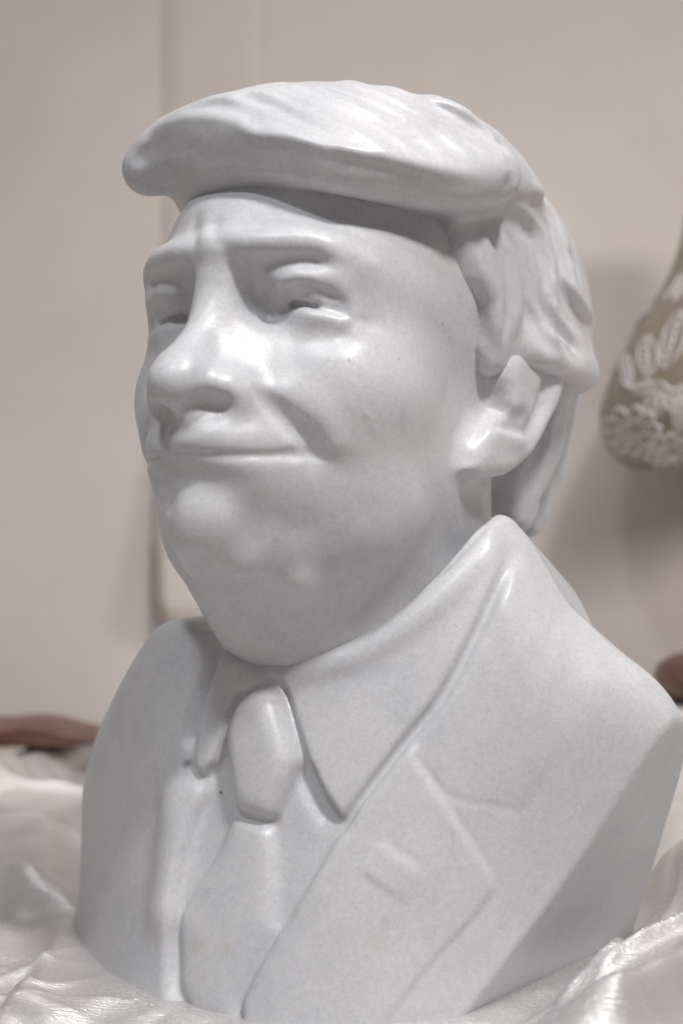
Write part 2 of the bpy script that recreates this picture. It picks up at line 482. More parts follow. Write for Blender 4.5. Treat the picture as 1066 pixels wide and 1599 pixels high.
# smoothing passes
H.soften([(580, 438), (600, 470), (570, 455)], 11, 40, True)
H.soften([(440, 560)], 13, 40, True)
H.soften([(352, 530), (360, 550)], 9, 40, True)
H.soften([(500, 740), (470, 770)], 10, 30, True)
# frown lines
H.stroke([(304, 330), (303, 360), (308, 395)], 3.5, -.8)
H.stroke([(337, 335), (336, 360), (343, 392)], 3.5, -.9)
H.stroke([(322, 340), (322, 385)], 5, .5)
# ear
H.stroke([(802, 578), (806, 605), (808, 630)], 10.5, 3.4, True, fade=0)
H.stroke([(846, 575), (849, 596), (844, 624), (830, 660), (814, 684)], 2.8, -3.0, True)
H.stroke([(870, 578), (867, 612), (852, 650), (834, 690), (812, 722)], 3.6, 2.4, True)
H.stroke([(786, 640), (800, 654), (814, 652)], 4.5, -3.2, True)
H.stroke([(764, 662), (790, 668), (818, 676)], 2.6, -2.6, True)
H.stroke([(766, 678), (792, 684), (812, 690)], 5, 1.4, True)
H.stroke([(762, 708), (790, 712)], 11, 1.2, True)
H.stroke([(758, 640), (745, 675), (733, 705), (735, 735)], 3, -1.6, True)
H.soften([(748, 700), (765, 720)], 8, 25, True)

# the forehead falls back under the roll of hair
H.stroke([(272, 298), (310, 286), (350, 284), (400, 288), (450, 304), (520, 318), (600, 334), (680, 352)], 7.5, -5, fade=.1)

# ---- hair
G = Field(HEAD_AX, (-100, -186, -86), (100, 146, 150), 1.1)
edge = [(703, 330), (703, 392), (713, 439), (729, 478), (733, 518), (741, 553), (745, 575), (753, 586), (774, 594), (788, 580), (800, 555), (812, 539), (826, 533), (843, 545), (867, 559), (895, 575), (918, 590), (926, 600)]
G.ell((0, 2, 40), (79, 108, 89), lab=HAIR)
G.ell((0, -58, 58), (80, 120, 88), k=12, lab=HAIR)
x_, y_, z_ = G.grid((slice(None),)*3)
e2 = sd_poly(y_, z_, np.vstack([yz_(edge, 67), [(-230, 10), (-230, 190), (40, 190)]])).astype(np.float32)
G.cut(e2, 7)
G.tube(ax_([(850, 590, 58), (835, 690, 52), (800, 800, 44)]), [13, 14, 11], k=6, lab=HAIR, sym=True)
G.tube(ax_([(868, 620, 48), (850, 735, 42), (825, 815, 34)]), [12, 11, 8], k=4, lab=HAIR, sym=True)
G.ell((0, -92, -8), (46, 40, 42), k=14, lab=HAIR)
G.ell((4, 2, 93), (79, 99, 41), k=4, lab=HAIR, rot=(-3, 0, 0))
roll = ax_([(232, 266, -58), (285, 226, -40), (365, 220, -5), (450, 234, 24), (540, 252, 47), (620, 268, 60), (700, 282, 72), (768, 276, 80)])
q_ = curve(roll, 8)
G.tube(q_, np.interp(np.linspace(0, 1, len(q_)), np.linspace(0, 1, 8), [11, 13, 13, 13, 13, 13, 13, 12]), k=10, lab=HAIR)
G.renorm()
G.stroke([(232, 222), (290, 182), (345, 160), (400, 145)], 16, 2.8)
# lower rim over the ear, sideburn lobe
hr, hok = G.hit([(832, 538), (862, 553), (885, 564), (905, 575)])
G.tube(hr[hok] + np.array([-2, 0, 0]), 8, k=12, lab=HAIR, sym=True)
G.tube(ax_([(824, 547, 77), (845, 553, 80), (868, 566, 81), (893, 578, 79), (912, 588, 74)]), [4.5, 5.5, 6, 6, 5], k=13, lab=HAIR, sym=True)
G.stroke([(752, 545), (768, 572)], 8, 2.5, True)
# locks falling from under the shelf, alternately raised and cut
lk = [[(738, 352), (752, 420), (760, 500), (768, 565)], [(722, 370), (738, 440), (748, 500), (752, 550)], [(748, 340), (785, 400), (795, 470), (785, 540)], [(765, 335), (805, 385), (822, 450), (822, 520)],
      [(775, 325), (825, 360), (848, 420), (852, 490), (885, 545), (915, 575)], [(790, 312), (845, 335), (872, 395), (880, 450), (905, 500), (925, 545)], [(820, 300), (862, 330), (895, 400), (908, 450)],
      [(840, 470), (868, 512), (905, 548)], [(868, 440), (895, 478), (924, 512)], [(815, 470), (842, 520), (880, 555)]]
for i, c in enumerate(lk):
    G.stroke(c, [3.2, 4.2, 4.2, 3.5], -2.4, True)
    G.stroke([(u + 15, v - 4) for u, v in c], [4, 5, 5, 4], 1.5, True)
for c in ([(750, 335), (790, 326), (830, 345)], [(735, 350), (790, 342), (825, 372)], [(760, 325), (810, 312), (850, 325)]):
    G.stroke(c, 3, -1.2, True)
for c in ([(862, 600), (846, 690), (806, 795)], [(878, 640), (866, 720), (835, 815)], [(892, 640), (880, 720), (858, 800)]):
    G.stroke(c, [3, 4, 3], -2.2, True)
# strands of the top, combed from the brow back
top = [[(285, 172), (330, 165), (380, 178), (430, 205)], [(356, 152), (410, 165), (470, 195), (540, 232)], [(364, 142), (430, 160), (500, 190), (590, 236)], [(413, 133), (480, 155), (560, 190), (650, 244)],
       [(458, 131), (530, 152), (610, 192), (695, 250)], [(491, 124), (565, 148), (650, 190), (735, 252)], [(540, 127), (610, 150), (690, 192), (765, 250)], [(599, 134), (660, 158), (730, 200), (790, 250)],
       [(631, 147), (690, 170), (750, 205), (800, 245)], [(666, 161), (720, 182), (770, 212), (806, 242)], [(221, 222), (270, 205), (330, 203), (400, 215)], [(205, 255), (255, 232), (320, 226)]]
for i, c in enumerate(top):
    G.stroke(c, [3, 4, 4, 3], (-2.0 - .6*(i % 3))*(1 if i < 7 or i > 9 else .6))
    G.stroke([(u + 9, v - 9) for u, v in c], [5, 7, 7, 5], 1.0 + .4*(i % 2))
def between(A, B, w):
    n = 12; f = lambda c: curve(c, 1)[np.linspace(0, len(curve(c, 1)) - 1, n).astype(int)]
    return f(A)*(1 - w) + f(B)*w
for A, B in list(zip(top[:9], top[1:10])) + [(top[10], top[11])]:
    for w in (.3, .62):
        c = between(A, B, w + rng.uniform(-.08, .08)) + rng.normal(0, .8, (12, 2))
        G.stroke(c[::2], 1.9, -1.2 - rng.uniform(0, .5))
for A, B in zip(lk[:-1], lk[1:]):
    c = between(A, B, .5); G.stroke(c[::3], 2.2, -.9, True)
rl = [[(230, 238), (300, 215), (400, 212), (500, 228), (600, 248), (700, 268), (775, 272)], [(225, 262), (300, 240), (400, 238), (500, 256), (600, 274), (700, 292), (765, 288)],
      [(400, 226), (470, 232), (550, 248), (640, 264)], [(560, 290), (640, 306), (720, 318)]]
for c, a in zip(rl, (1.6, -1.5, -1.2, -.8)):
    G.stroke(c, 4, a)
for A, B in ((rl[0], rl[1]), (rl[1], [(250, 285), (310, 262), (400, 262), (480, 282), (580, 302), (690, 325), (750, 305)])):
    for w in (.25, .5, .75):
        c = between(A, B, w) + rng.normal(0, .8, (12, 2)); G.stroke(c[::2], 2.0, -.7)
G.stroke([(800, 255), (806, 270), (795, 290)], 4, -2)
H.blur(1)
V, Q, N_ = H.mesh()
LB = H.labels(V, Q)
LB[(LB == EAR) & (V[Q].mean(1)[:, 0] < 0)] = EAR + 1
def tidy(V, Q, LB, rest):
    """keep the one largest patch of every piece; strays go to the rest"""
    for k in np.unique(LB):
        if k == rest: continue
        f = np.where(LB == k)[0]; q = Q[f]
        u, inv = np.unique(q, return_inverse=True); inv = inv.reshape(q.shape)
        lab = np.arange(len(u))
        for _ in range(4000):
            m = lab[inv].min(1); new = lab.copy()
            np.minimum.at(new, inv.ravel(), np.repeat(m, 4)); new = new[new]
            if (new == lab).all(): break
            lab = new
        comp = lab[inv[:, 0]]; ids, cnt = np.unique(comp, return_counts=True)
        LB[f[comp != ids[cnt.argmax()]]] = rest
    return LB
LB = tidy(V, Q, LB, SKIN)
BUST = bpy.data.objects.new('marble_bust', None)
BUST.location = tuple(P0*.001*np.array([1, 1, 0]))
link(BUST, label='pale grey marble bust of a smiling man in suit and tie', cat='bust')
def split(V, Q, N_, LB, field, names):
    Vw = field.world(V) - np.array(BUST.location); Nw = N_ @ field.ax
    for k, nm in names.items():
        q = Q[LB == k]
        if not len(q): continue
        used = np.unique(q); mp = np.full(len(V), -1, np.int32); mp[used] = np.arange(len(used))
        mesh_obj(nm, Vw[used], mp[q][:, ::FLIP], MARBLE, normals=Nw[used], parent=BUST)
FLIP = -1
split(V, Q, N_, LB, H, {SKIN: 'head', EAR: 'ear', EAR + 1: 'ear'})
G.blur(1)
V, Q, N_ = G.mesh()
split(V, Q, N_, G.labels(V, Q)*0 + HAIR, G, {HAIR: 'hair'})

# ------------------------------------------------------------------ the bust: coat, collar, tie
TS = 1.15
JACKET, SHIRT, COLLAR_A, COLLAR_B, TIE, KNOT, LAPEL, PIN = range(11, 19)
T = Field(BODY_AX, (-178, -125, -255), (178, 150, -14), TS)
x3, y3, z3 = T.grid((slice(None),)*3)
x2, z2 = T.X[:, None], T.Z[None, :]
def smax(a, b, k):
    h = np.maximum(k - np.abs(a - b), 0)/k
    return np.maximum(a, b) + h*h*k*.25
cz = np.interp(T.Z, [-249, -185, -129, -60], [.0056, .0042, .0028, .0024])
cz = np.convolve(np.pad(cz, 30, mode='edge'), np.ones(61)/61, 'valid')[None, :]*(1 + .22*np.tanh(x2/60))
yf = 53 - .35*(z2 + 117) - cz*x2**2 - .0035*np.maximum(0, z2 + 96)**2
yb = -92 + .0026*x2**2 + .08*(z2 + 60)
ax3 = np.abs(x3)
zt = np.interp(T.X, [-178, -150, -133, -105, -90, -76, -68, -55, -39, -20, 0, 20, 39, 55, 66, 75, 84, 102, 122, 139, 152, 180],
               [-220, -184, -155, -120, -109, -100, -97, -97, -104, -110, -116, -110, -101, -88, -70, -50, -58, -86, -101, -109, -119, -150]).astype(np.float32)
kz = np.interp(np.abs(T.X), [0, 78, 105, 180], [7, 8, 30, 30]).astype(np.float32)[:, None, None]
zt = np.convolve(np.pad(zt, 3, mode='edge'), np.ones(7)/7, 'valid')[:, None, None]
def shape(h2):
    d = (y3 - (yf + h2)[:, None, :])/(1 + .06 + .3*np.abs(x3)/150)
    d = smax(d, (yb[:, None, :] - y3)/1.03, 20)
    d = smax(d, (z3 - zt - .5*np.minimum(0, y3 + 12))/1.25, kz)
    d = smax(d, .905*(x3 - 147) + .13*(y3 + 10) - .40*(z3 + 130), 1.6)
    d = smax(d, -x3 - 138 - .08*(z3 + 213) + .12*y3, 5)
    d = smax(d, -248.9 - z3 + 0*x3, 2)
    return d.astype(np.float32)
T.d = shape(np.full_like(yf, 4.))
def xz(px):
    P, ok = T.hit(px); return P[:, [0, 2]][ok]
poly = {
 'NC': [(441, 1066), (446, 1078), (458, 1121), (480, 1190), (501, 1238), (532, 1285), (534, 1282), (580, 1224), (633, 1155), (681, 1096), (712, 1043), (744, 980), (771, 921), (800, 850), (780, 800), (707, 885), (649, 935), (580, 985), (500, 1015), (440, 1035)],
 'FC': [(357, 998), (343, 1031), (325, 1082), (307, 1147), (306, 1199), (320, 1216), (342, 1190), (359, 1147), (363, 1121), (380, 1087), (411, 1069), (435, 1050), (400, 1010), (372, 985)],
 'K': [(358, 1156), (361, 1199), (365, 1259), (376, 1272), (419, 1283), (432, 1277), (458, 1216), (467, 1182), (458, 1143), (445, 1091), (430, 1066), (408, 1066), (380, 1087), (363, 1121)],
 'TI': [(366, 1255), (342, 1320), (307, 1380), (286, 1428), (277, 1458), (275, 1544), (300, 1600), (372, 1620), (372, 1561), (393, 1518), (428, 1458), (430, 1397), (426, 1328), (421, 1278)],
 'SH': [(333, 1225), (311, 1281), (294, 1337), (283, 1389), (277, 1458), (275, 1544), (300, 1600), (372, 1620), (372, 1561), (393, 1518), (428, 1458), (467, 1406), (497, 1354), (532, 1298), (550, 1265), (520, 1230), (470, 1100), (441, 1040), (400, 1050), (363, 1100), (342, 1180), (320, 1210)],
 'LA': [(654, 1187), (702, 1261), (750, 1335), (773, 1367), (776, 1389), (739, 1436), (675, 1505), (606, 1596), (560, 1660), (372, 1620), (372, 1561), (393, 1518), (428, 1458), (467, 1406), (497, 1354), (532, 1298), (560, 1251), (600, 1200), (640, 1150)],
 'PIN': [(593, 1309), (659, 1357), (638, 1412), (566, 1362)],
}
sd = {}
LO, HI = T.d, shape(np.full_like(yf, 6.2))
for k, p in poly.items():
    q = np.array([tuple(v) for v in p], float)
    dense = np.vstack([a + (b - a)*np.linspace(0, 1, 6, endpoint=False)[:, None] for a, b in zip(q, np.roll(q, -1, 0))])
    T.d = HI if k in ('LA', 'PIN') else LO
    sd[k] = sd_poly(x2 + 0*z2, z2 + 0*x2, xz(dense))
dome = lambda s_, w: np.sqrt(np.clip(1 - (1 - np.clip(-s_/w, 0, 1))**2, 0, 1))
inner = np.minimum.reduce([sd[k] for k in ('SH', 'NC', 'FC', 'K', 'TI')])
up = lambda s_, a, b: sstep(a, b, -s_)
h2 = 6.6*sstep(-1.5, 6, np.minimum(inner, 99))                                      # coat over shirt
h2 = np.where(np.minimum(sd['NC'], sd['FC']) < sd['SH'] - 50, h2, h2)
hN = 5.2*up(sd['NC'], -.4, 1.6); hF = 8.5*up(sd['FC'], -.4, 2.0)
h2 = np.maximum(h2, hN); h2 = np.maximum(h2, hF)
def soft(mask, n, it):
    m_ = mask.astype(float)
    for _ in range(it):
        for ax in (0, 1):
            c_ = np.cumsum(np.pad(m_, [(n + 1, n) if a == ax else (0, 0) for a in (0, 1)], mode='edge'), axis=ax)
            m_ = (np.take(c_, range(2*n + 1, c_.shape[ax]), ax) - np.take(c_, range(0, c_.shape[ax] - 2*n - 1), ax))/(2*n + 1)
    return m_
h2 = np.maximum(h2, 4.6*dome(sd['TI'], 6)*(.55 + .45*soft(sd['TI'] < 0, 5, 2)))
kn = soft(sd['K'] < 0, 4, 2)
kz_ = xz([(410, 1080), (405, 1278)])[:, 1]
h2 = np.maximum(h2, (7.5 + 6.5*np.clip((z2 - kz_[1])/(kz_[0] - kz_[1]), 0, 1)**.7)*(.45*np.sqrt(np.clip((kn - .42)/.58, 0, 1)) + .55*dome(sd['K'], 8)))
h2 += 1.5*up(sd['LA'], -.6, 1.4)*sstep(-3, 4, inner) + 1.0*up(sd['PIN'], -.4, .9)
lab2 = np.full(h2.shape, JACKET, np.uint8)
for k, l_ in (('LA', LAPEL), ('SH', SHIRT), ('TI', TIE), ('NC', COLLAR_A), ('FC', COLLAR_B), ('K', KNOT), ('PIN', PIN)):
    lab2[sd[k] < 0] = l_
for _ in range(2):
    b_ = np.pad(h2, 1, mode='edge'); h2 = (b_[:-2, 1:-1] + b_[2:, 1:-1] + b_[1:-1, :-2] + b_[1:-1, 2:] + 4*h2)/8
T.d = shape(h2)
T.lab[:] = lab2[:, None, :]
# only the front carries the shirt and its pieces; collars run on round the neck
T.lab[(y3 < (yf - 14)[:, None, :]) & (T.lab != COLLAR_A) & (T.lab != COLLAR_B)] = JACKET
T.renorm()
rim = np.array([T.atx((u, v), x) for u, v, x in [(436, 1054, 2), (500, 1037, 20), (580, 1008, 39), (649, 960, 55), (707, 907, 66), (778, 818, 74)]])
q_ = curve(rim, 6)
T.tube(q_, np.interp(np.linspace(0, 1, len(q_)), [0, .3, .7, 1], [3, 3.6, 3.4, 2.2]), k=9, lab=COLLAR_A)
far = q_[q_[:, 0] < 42]*np.array([-1, 1, 1])
T.tube(far, np.linspace(3, 2.4, len(far)), k=9, lab=COLLAR_B)
T.lab[(T.lab == COLLAR_A) & (x3 < 0) & (y3 > -70)] = COLLAR_B
T.stroke([(534, 1280), (580, 1222), (633, 1153), (681, 1094), (712, 1041), (744, 978), (771, 919), (800, 840)], 1.6, -2.6, sharp=True)      # groove under the coat collar
T.stroke([(452, 1058), (510, 1040), (585, 1010), (655, 962), (715, 908), (780, 820)], 6, 3.0)      # rolled top of the shirt collar
T.stroke([(350, 1000), (334, 1035), (314, 1085), (297, 1150), (296, 1200)], [4, 4, 4.5, 5, 4.5], -7, fade=.1, fade2=.4)
T.stroke([(272, 1242), (272, 1290), (268, 1350), (260, 1420)], [9, 11, 12, 12], 5)
T.stroke([(333, 1225), (311, 1281), (294, 1337), (283, 1389), (277, 1458), (275, 1544)], 2.4, -2.6, sharp=True, fade=.1)
T.stroke([(421, 1285), (427, 1328), (431, 1397), (430, 1452)], 1.8, -2.2, sharp=True, fade=.1)
T.stroke([(365, 1262), (380, 1276), (419, 1286), (436, 1278)], 2.6, -2.2)
T.stroke([(470, 1190), (492, 1240), (525, 1288)], 5, -3)
T.stroke([(654, 1187), (702, 1261), (750, 1335), (771, 1365), (777, 1385), (740, 1436), (676, 1506), (610, 1590)], 1.5, -1.5, sharp=True, fade=.05)
T.stroke([(654, 1187), (681, 1224), (712, 1248), (765, 1258), (816, 1264), (835, 1245), (842, 1213)], 1.5, -1.5, sharp=True, fade=.1)
T.stroke([(593, 1309), (566, 1364), (638, 1412)], 1.5, -1.2, sharp=True, fade=.05)
T.stroke([(593, 1309), (659, 1357), (638, 1412)], 1.5, -.6, sharp=True, fade=.05)
T.stroke([(885, 950), (900, 1020), (870, 1130)], 8, -.9)
T.stroke([(548, 1285), (522, 1330), (490, 1385), (452, 1440)], 6, 1.8)
T.soften([(304, 1198), (306, 1216), (330, 1232)], 6, 22)
T.blur(1)
V, Q, N_ = T.mesh()
split(V, Q, N_, tidy(V, Q, T.labels(V, Q), JACKET), T, {JACKET: 'jacket', SHIRT: 'shirt', COLLAR_A: 'shirt_collar', COLLAR_B: 'shirt_collar', TIE: 'tie', KNOT: 'tie_knot', LAPEL: 'lapel', PIN: 'lapel_pin'})

# stains and specks of the stone
nt = MARBLE.node_tree; N, L = nt.nodes, nt.links; p = N['Principled BSDF']
co = N.new('ShaderNodeTexCoord').outputs['Object']
wob = noise(N, L, 300, 3, .6, co)
for px, rad, col, amt in [((308, 1478), 4.5, (.50, .42, .33), .32), ((352, 1478), 4.0, (.52, .46, .38), .28), ((345, 1238), .9, (.16, .13, .08), .85), ((293, 1192), 2.6, (.12, .12, .13), .6),
                          ((436, 1290), 3, (.50, .46, .40), .25), ((592, 1470), 5, (.56, .50, .45), .25), ((601, 1440), 3, (.42, .42, .43), .35), ((545, 562), .8, (.3, .3, .3), .6), ((622, 560), .7, (.3, .3, .3), .6), ((690, 505), .7, (.25, .25, .25), .6)]:
    fld = T if px[1] > 1000 else H
    P_, ok_ = fld.hit([px])
    if not ok_[0]: continue
    q_ = fld.world(P_)[0] - np.array(BUST.location)
    add = N.new('ShaderNodeVectorMath'); add.operation = 'MULTIPLY_ADD'
    L.new(wob.outputs['Color'], add.inputs[0]); add.inputs[1].default_value = (rad*.0012,)*3; L.new(co, add.inputs[2])
    ds = N.new('ShaderNodeVectorMath'); ds.operation = 'DISTANCE'; L.new(add.outputs[0], ds.inputs[0]); ds.inputs[1].default_value = tuple(q_ + rad*.0006)
    mr = N.new('ShaderNodeMapRange'); mr.inputs[1].default_value = rad*.0004; mr.inputs[2].default_value = rad*.0012; mr.inputs[3].default_value = amt; mr.inputs[4].default_value = 0
    L.new(ds.outputs['Value'], mr.inputs[0])
    old = p.inputs['Base Color'].links[0].from_socket
    L.new(mixc(N, L, old, col, mr.outputs[0]), p.inputs['Base Color'])

# ------------------------------------------------------------------ the place: wall, table, cloth
def px2w(u, v, d):
    return Vector(((u - CX)/F_PX*d, d, CAM_Z - (v - CY)/F_PX*d))

def plaster(name, base, dark, relief=.0016):
    m, nt, p, N, L = nodes(name)
    co = N.new('ShaderNodeTexCoord').outputs['Object']
    a = noise(N, L, 5, 5, .6, co); b = noise(N, L, 70, 4, .6, co)
    c = ramp(N, L, a.outputs[0], [(.3, dark), (.7, base)])
    L.new(c.outputs[0], p.inputs['Base Color']); p.inputs['Roughness'].default_value = .8
    p.inputs['Specular IOR Level'].default_value = .25
    L.new(bump(N, L, a.outputs[0], .35, .004, bump(N, L, b.outputs[0], .4, relief)), p.inputs['Normal'])
    return m
WALLM = plaster('warm_white_plaster', (.63, .575, .54), (.57, .515, .48))
PILM = plaster('cream_plaster', (.615, .562, .52), (.56, .508, .465))
ROUGHM = plaster('rough_white_plaster', (.70, .66, .63), (.60, .56, .53), .006)
D_WALL = 1.20
mesh_obj('wall', [(-1.6, D_WALL, -.3), (1.6, D_WALL, -.3), (1.6, D_WALL, 2.6), (-1.6, D_WALL, 2.6)], [(0, 1, 2, 3)], WALLM, smooth=False, kind='structure')
mesh_obj('table_top', [(-1.2, .1, -.012), (1.2, .1, -.012), (1.2, D_WALL, -.012), (-1.2, D_WALL, -.012)], [(0, 1, 2, 3)], WALLM, smooth=False, kind='structure')

def box_bm(bm, lo, hi):
    vs = [bm.verts.new((x, y, z)) for x in (lo[0], hi[0]) for y in (lo[1], hi[1]) for z in (lo[2], hi[2])]
    for f in ((0, 1, 3, 2), (4, 6, 7, 5), (0, 4, 5, 1), (2, 3, 7, 6), (0, 2, 6, 4), (1, 5, 7, 3)):
        bm.faces.new([vs[i] for i in f])
def bm_obj(name, bm, mat, bevel=0, seg=3, smooth=True, **kw):
    bmesh.ops.recalc_face_normals(bm, faces=bm.faces)
    if bevel:
        bmesh.ops.bevel(bm, geom=list(bm.edges), offset=bevel, segments=seg, affect='EDGES', profile=.5)
    me = bpy.data.meshes.new(name); bm.to_mesh(me); bm.free()
    me.polygons.foreach_set('use_smooth', np.full(len(me.polygons), smooth))
    me.materials.append(mat)
    return link(bpy.data.objects.new(name, me), **kw)

pa, pb = px2w(240, 990, D_WALL - .05), px2w(408, 990, D_WALL - .05)
bm = bmesh.new()
rows = [(2.5, .006, 0), (.42, .006, 0), (.30, .010, 0), (pa.z + .07, .024, 0), (pa.z + .02, .034, .002), (pa.z, .026, .008)]
vv = [[bm.verts.new((x, D_WALL - dd, z)) for x, dd in ((pa.x - .010 + .012*(z > .3) + .006*(.2 < z <= .3) + ins, .001), (pa.x - .010 + .014*(z > .3) + .008*(.2 < z <= .3) + .012 + ins, dp), (pb.x - .012, dp), (pb.x, .001))] for z, dp, ins in rows]
for r1, r2 in zip(vv, vv[1:]):
    for k in range(3): bm.faces.new((r1[k], r1[k+1], r2[k+1], r2[k]))
bm.faces.new(vv[-1])
bm_obj('wall_pilaster', bm, PILM, .006, 3, label='plain cream plaster pilaster on the wall behind the head', cat='pilaster')

# rough block behind the right edge of the bust
bm = bmesh.new(); box_bm(bm, (.175, .93, -.012), (.60, 1.14, CAM_Z - (1130-CY)/F_PX*.93))
bm_obj('plaster_block', bm, ROUGHM, .008, 3, label='rough white plaster block under the dark brown wooden piece', cat='block')

# ---- wooden pieces
m, nt, p, N, L = nodes('brown_wood'); WOOD = m
co = N.new('ShaderNodeTexCoord').outputs['Object']
mp = N.new('ShaderNodeMapping'); mp.inputs['Scale'].default_value = (6, 60, 90); L.new(co, mp.inputs[0])
g = noise(N, L, 3, 5, .6, mp.outputs[0])
c = ramp(N, L, g.outputs[0], [(.3, (.055, .026, .018)), (.55, (.16, .075, .048)), (.75, (.24, .12, .08))])
L.new(c.outputs[0], p.inputs['Base Color']); p.inputs['Roughness'].default_value = .38

def lathe(name, prof, loc, mat, n=96, squash=1., **kw):
    V, Fc = [], []
    for r, z in prof:
        for i in range(n):
            t = 2*math.pi*i/n; V.append((r*math.cos(t), r*math.sin(t)*squash, z))
    for j in range(len(prof)-1):
        for i in range(n):
            k = (i+1) % n; Fc.append((j*n+i, j*n+k, (j+1)*n+k, (j+1)*n+i))
    o = mesh_obj(name, V, Fc, mat, **kw); o.location = loc; return o
# left: a low wooden piece whose top slopes down to a point at the right
d = 1.06
out = [(-190, 1154), (-80, 1136), (0, 1138), (45, 1134), (80, 1138), (125, 1150), (172, 1161), (120, 1166), (40, 1168), (-190, 1168)]
bm = bmesh.new()
front = [bm.verts.new(px2w(u, v, d)) for u, v in out]
back = [bm.verts.new(px2w(u, v, d) + Vector((-.004, .07, 0))) for u, v in out]
n = len(out)
bm.faces.new(front); bm.faces.new(back[::-1])
for i in range(n): bm.faces.new((front[i], back[i], back[(i+1) % n], front[(i+1) % n]))
bm_obj('wooden_tray', bm, WOOD, .003, 3, label='low brown wooden piece tapering to a point beside the far shoulder', cat='wooden piece')
# right: rounded dark wooden piece on the block
zb = CAM_Z - (1130-CY)/F_PX*.93
prof = [(.001, 0), (.078, 0), (.088, .004), (.095, .012), (.097, .022), (.094, .031), (.085, .038), (.06, .0425), (.001, .044)]
lathe('wooden_bowl', [(r, z*.8) for r, z in prof], (.327, 1.04, zb), WOOD, label='dark brown rounded wooden piece on the rough plaster block', cat='wooden piece')

# ---- shimmering cloth under and around the bust
def cloth_h(X, Y):
    z = np.zeros_like(X)
    def ridge(p, q, w, h, skew=0.):
        p, q = np.array(p), np.array(q); L_ = q - p; l2 = L_ @ L_
        t = np.clip(((X-p[0])*L_[0] + (Y-p[1])*L_[1])/l2, 0, 1)
        dx, dy = X-p[0]-t*L_[0], Y-p[1]-t*L_[1]
        s_ = (L_[0]*dy - L_[1]*dx)/math.sqrt(l2)
        e = np.sqrt(dx**2+dy**2)/(w*(1 + skew*np.tanh(s_/w*2)))
        return h*np.exp(-e*e*1.2)
    for r in CLOTH_FOLDS: z += ridge(*r)
    for p_, a_, w_, h_ in CREASES:                      # sharp little pleats
        p_ = np.array(p_); dx, dy = X - p_[0], Y - p_[1]; c_, s_ = math.cos(a_), math.sin(a_)
        al, ac = dx*c_ + dy*s_, -dx*s_ + dy*c_ + .006*np.sin((dx*c_ + dy*s_)*38)
        z += h_*np.exp(-np.abs(ac)/w_)*np.exp(-(al/.07)**2)
    z += .002*np.sin(X*31 + Y*17 + 1.3*np.sin(Y*23)) + .0016*np.sin(X*67 - Y*41 + 2*np.sin(X*29)) + .0008*np.sin(X*150 + Y*90 + 3*np.sin(Y*60 - X*35))
    return z
g2 = lambda u, v, z=0.0: tuple(np.array([(u-CX), F_PX])*(CAM_Z - z)/(v - CY))
CLOTH_FOLDS = [
    (g2(-150, 1350, .016), g2(185, 1400, .016), .016, .026, .45),
    (g2(-120, 1470), g2(150, 1485), .020, .006, .3),
    (g2(-60, 1255), g2(140, 1190), .028, .020, .3),
    (g2(-200, 1235), g2(60, 1325), .026, .016, -.3),
    (g2(110, 1475), g2(-10, 1650), .010, .007, .45),
    (g2(230, 1560), g2(30, 1630), .016, .006, -.4),
    (g2(960, 1740), g2(1180, 1560), .040, .032, .35),
    (g2(1080, 1480), g2(1260, 1440), .036, .050, .3),
    (g2(960, 1640, .02), g2(1120, 1500, .03), .012, .014, .5),
    (g2(1010, 1720, .02), g2(1180, 1560, .03), .014, .012, -.4),
    (g2(930, 1600), g2(1030, 1470), .010, .008, .4),
]
CREASES = [(g2(60, 1350, .02), -.25, .006, .006), (g2(60, 1440), -.18, .004, .008), (g2(70, 1520), 1.0, .004, .006), (g2(20, 1570), .5, .004, .005), (g2(170, 1540), -.3, .004, .004), (g2(260, 1590), .2, .004, .004),
           (g2(40, 1200), .9, .008, .012), (g2(95, 1240), .5, .008, .010), (g2(30, 1290), -.2, .007, .010), (g2(100, 1320), .1, .006, .008), (g2(-40, 1250), 1.2, .01, .012),
           (g2(1000, 1560), .9, .005, .008), (g2(1040, 1500), 1.1, .005, .008), (g2(950, 1595), .7, .004, .005), (g2(1060, 1570), .8, .005, .008), (g2(1030, 1440), .6, .006, .008)]
for k in range(16):
    CREASES.append(((rng.uniform(-.5, .45), rng.uniform(.45, 1.1)), rng.uniform(-1, 1.4), rng.uniform(.003, .008), rng.uniform(.001, .004)))
xs = np.linspace(-.60, .50, 640); ys = np.linspace(.38, 1.16, 520)
X, Y = np.meshgrid(xs, ys, indexing='ij')
Zc = cloth_h(X, Y)
# the bust stands on it: pressed flat under the base
Wl = (np.stack([X*1000, Y*1000, 0*X], -1) - P0*np.array([1, 1, 0])) @ BODY_AX.T
bx, by = Wl[..., 0], Wl[..., 1]
foot = T.sample(np.stack([bx, by, np.full_like(bx, -243.5)], -1))
foot = np.where((np.abs(bx) > 170) | (by < -118) | (by > 140), 60, foot)
Zc = Zc*sstep(-6, 42, foot) - .0006 + .0075*sstep(-7, 1.5, foot)*(1 - sstep(3, 30, foot))
V = np.stack([X, Y, Zc], -1).reshape(-1, 3)
I = np.arange(X.size).reshape(X.shape)
Q = np.stack([I[:-1, :-1], I[1:, :-1], I[1:, 1:], I[:-1, 1:]], -1).reshape(-1, 4)
m, nt, p, N, L = nodes('pearly_organza')
co = N.new('ShaderNodeTexCoord').outputs['Object']
w1 = noise(N, L, 9, 4, .6, co); patch = noise(N, L, 22, 3, .6, co)
spark = N.new('ShaderNodeTexVoronoi'); spark.inputs['Scale'].default_value = 900; L.new(co, spark.inputs['Vector'])
mpc = N.new('ShaderNodeMapping'); mpc.inputs['Scale'].default_value = (160, 1500, 600); mpc.inputs['Rotation'].default_value = (0, 0, .35); L.new(co, mpc.inputs[0])
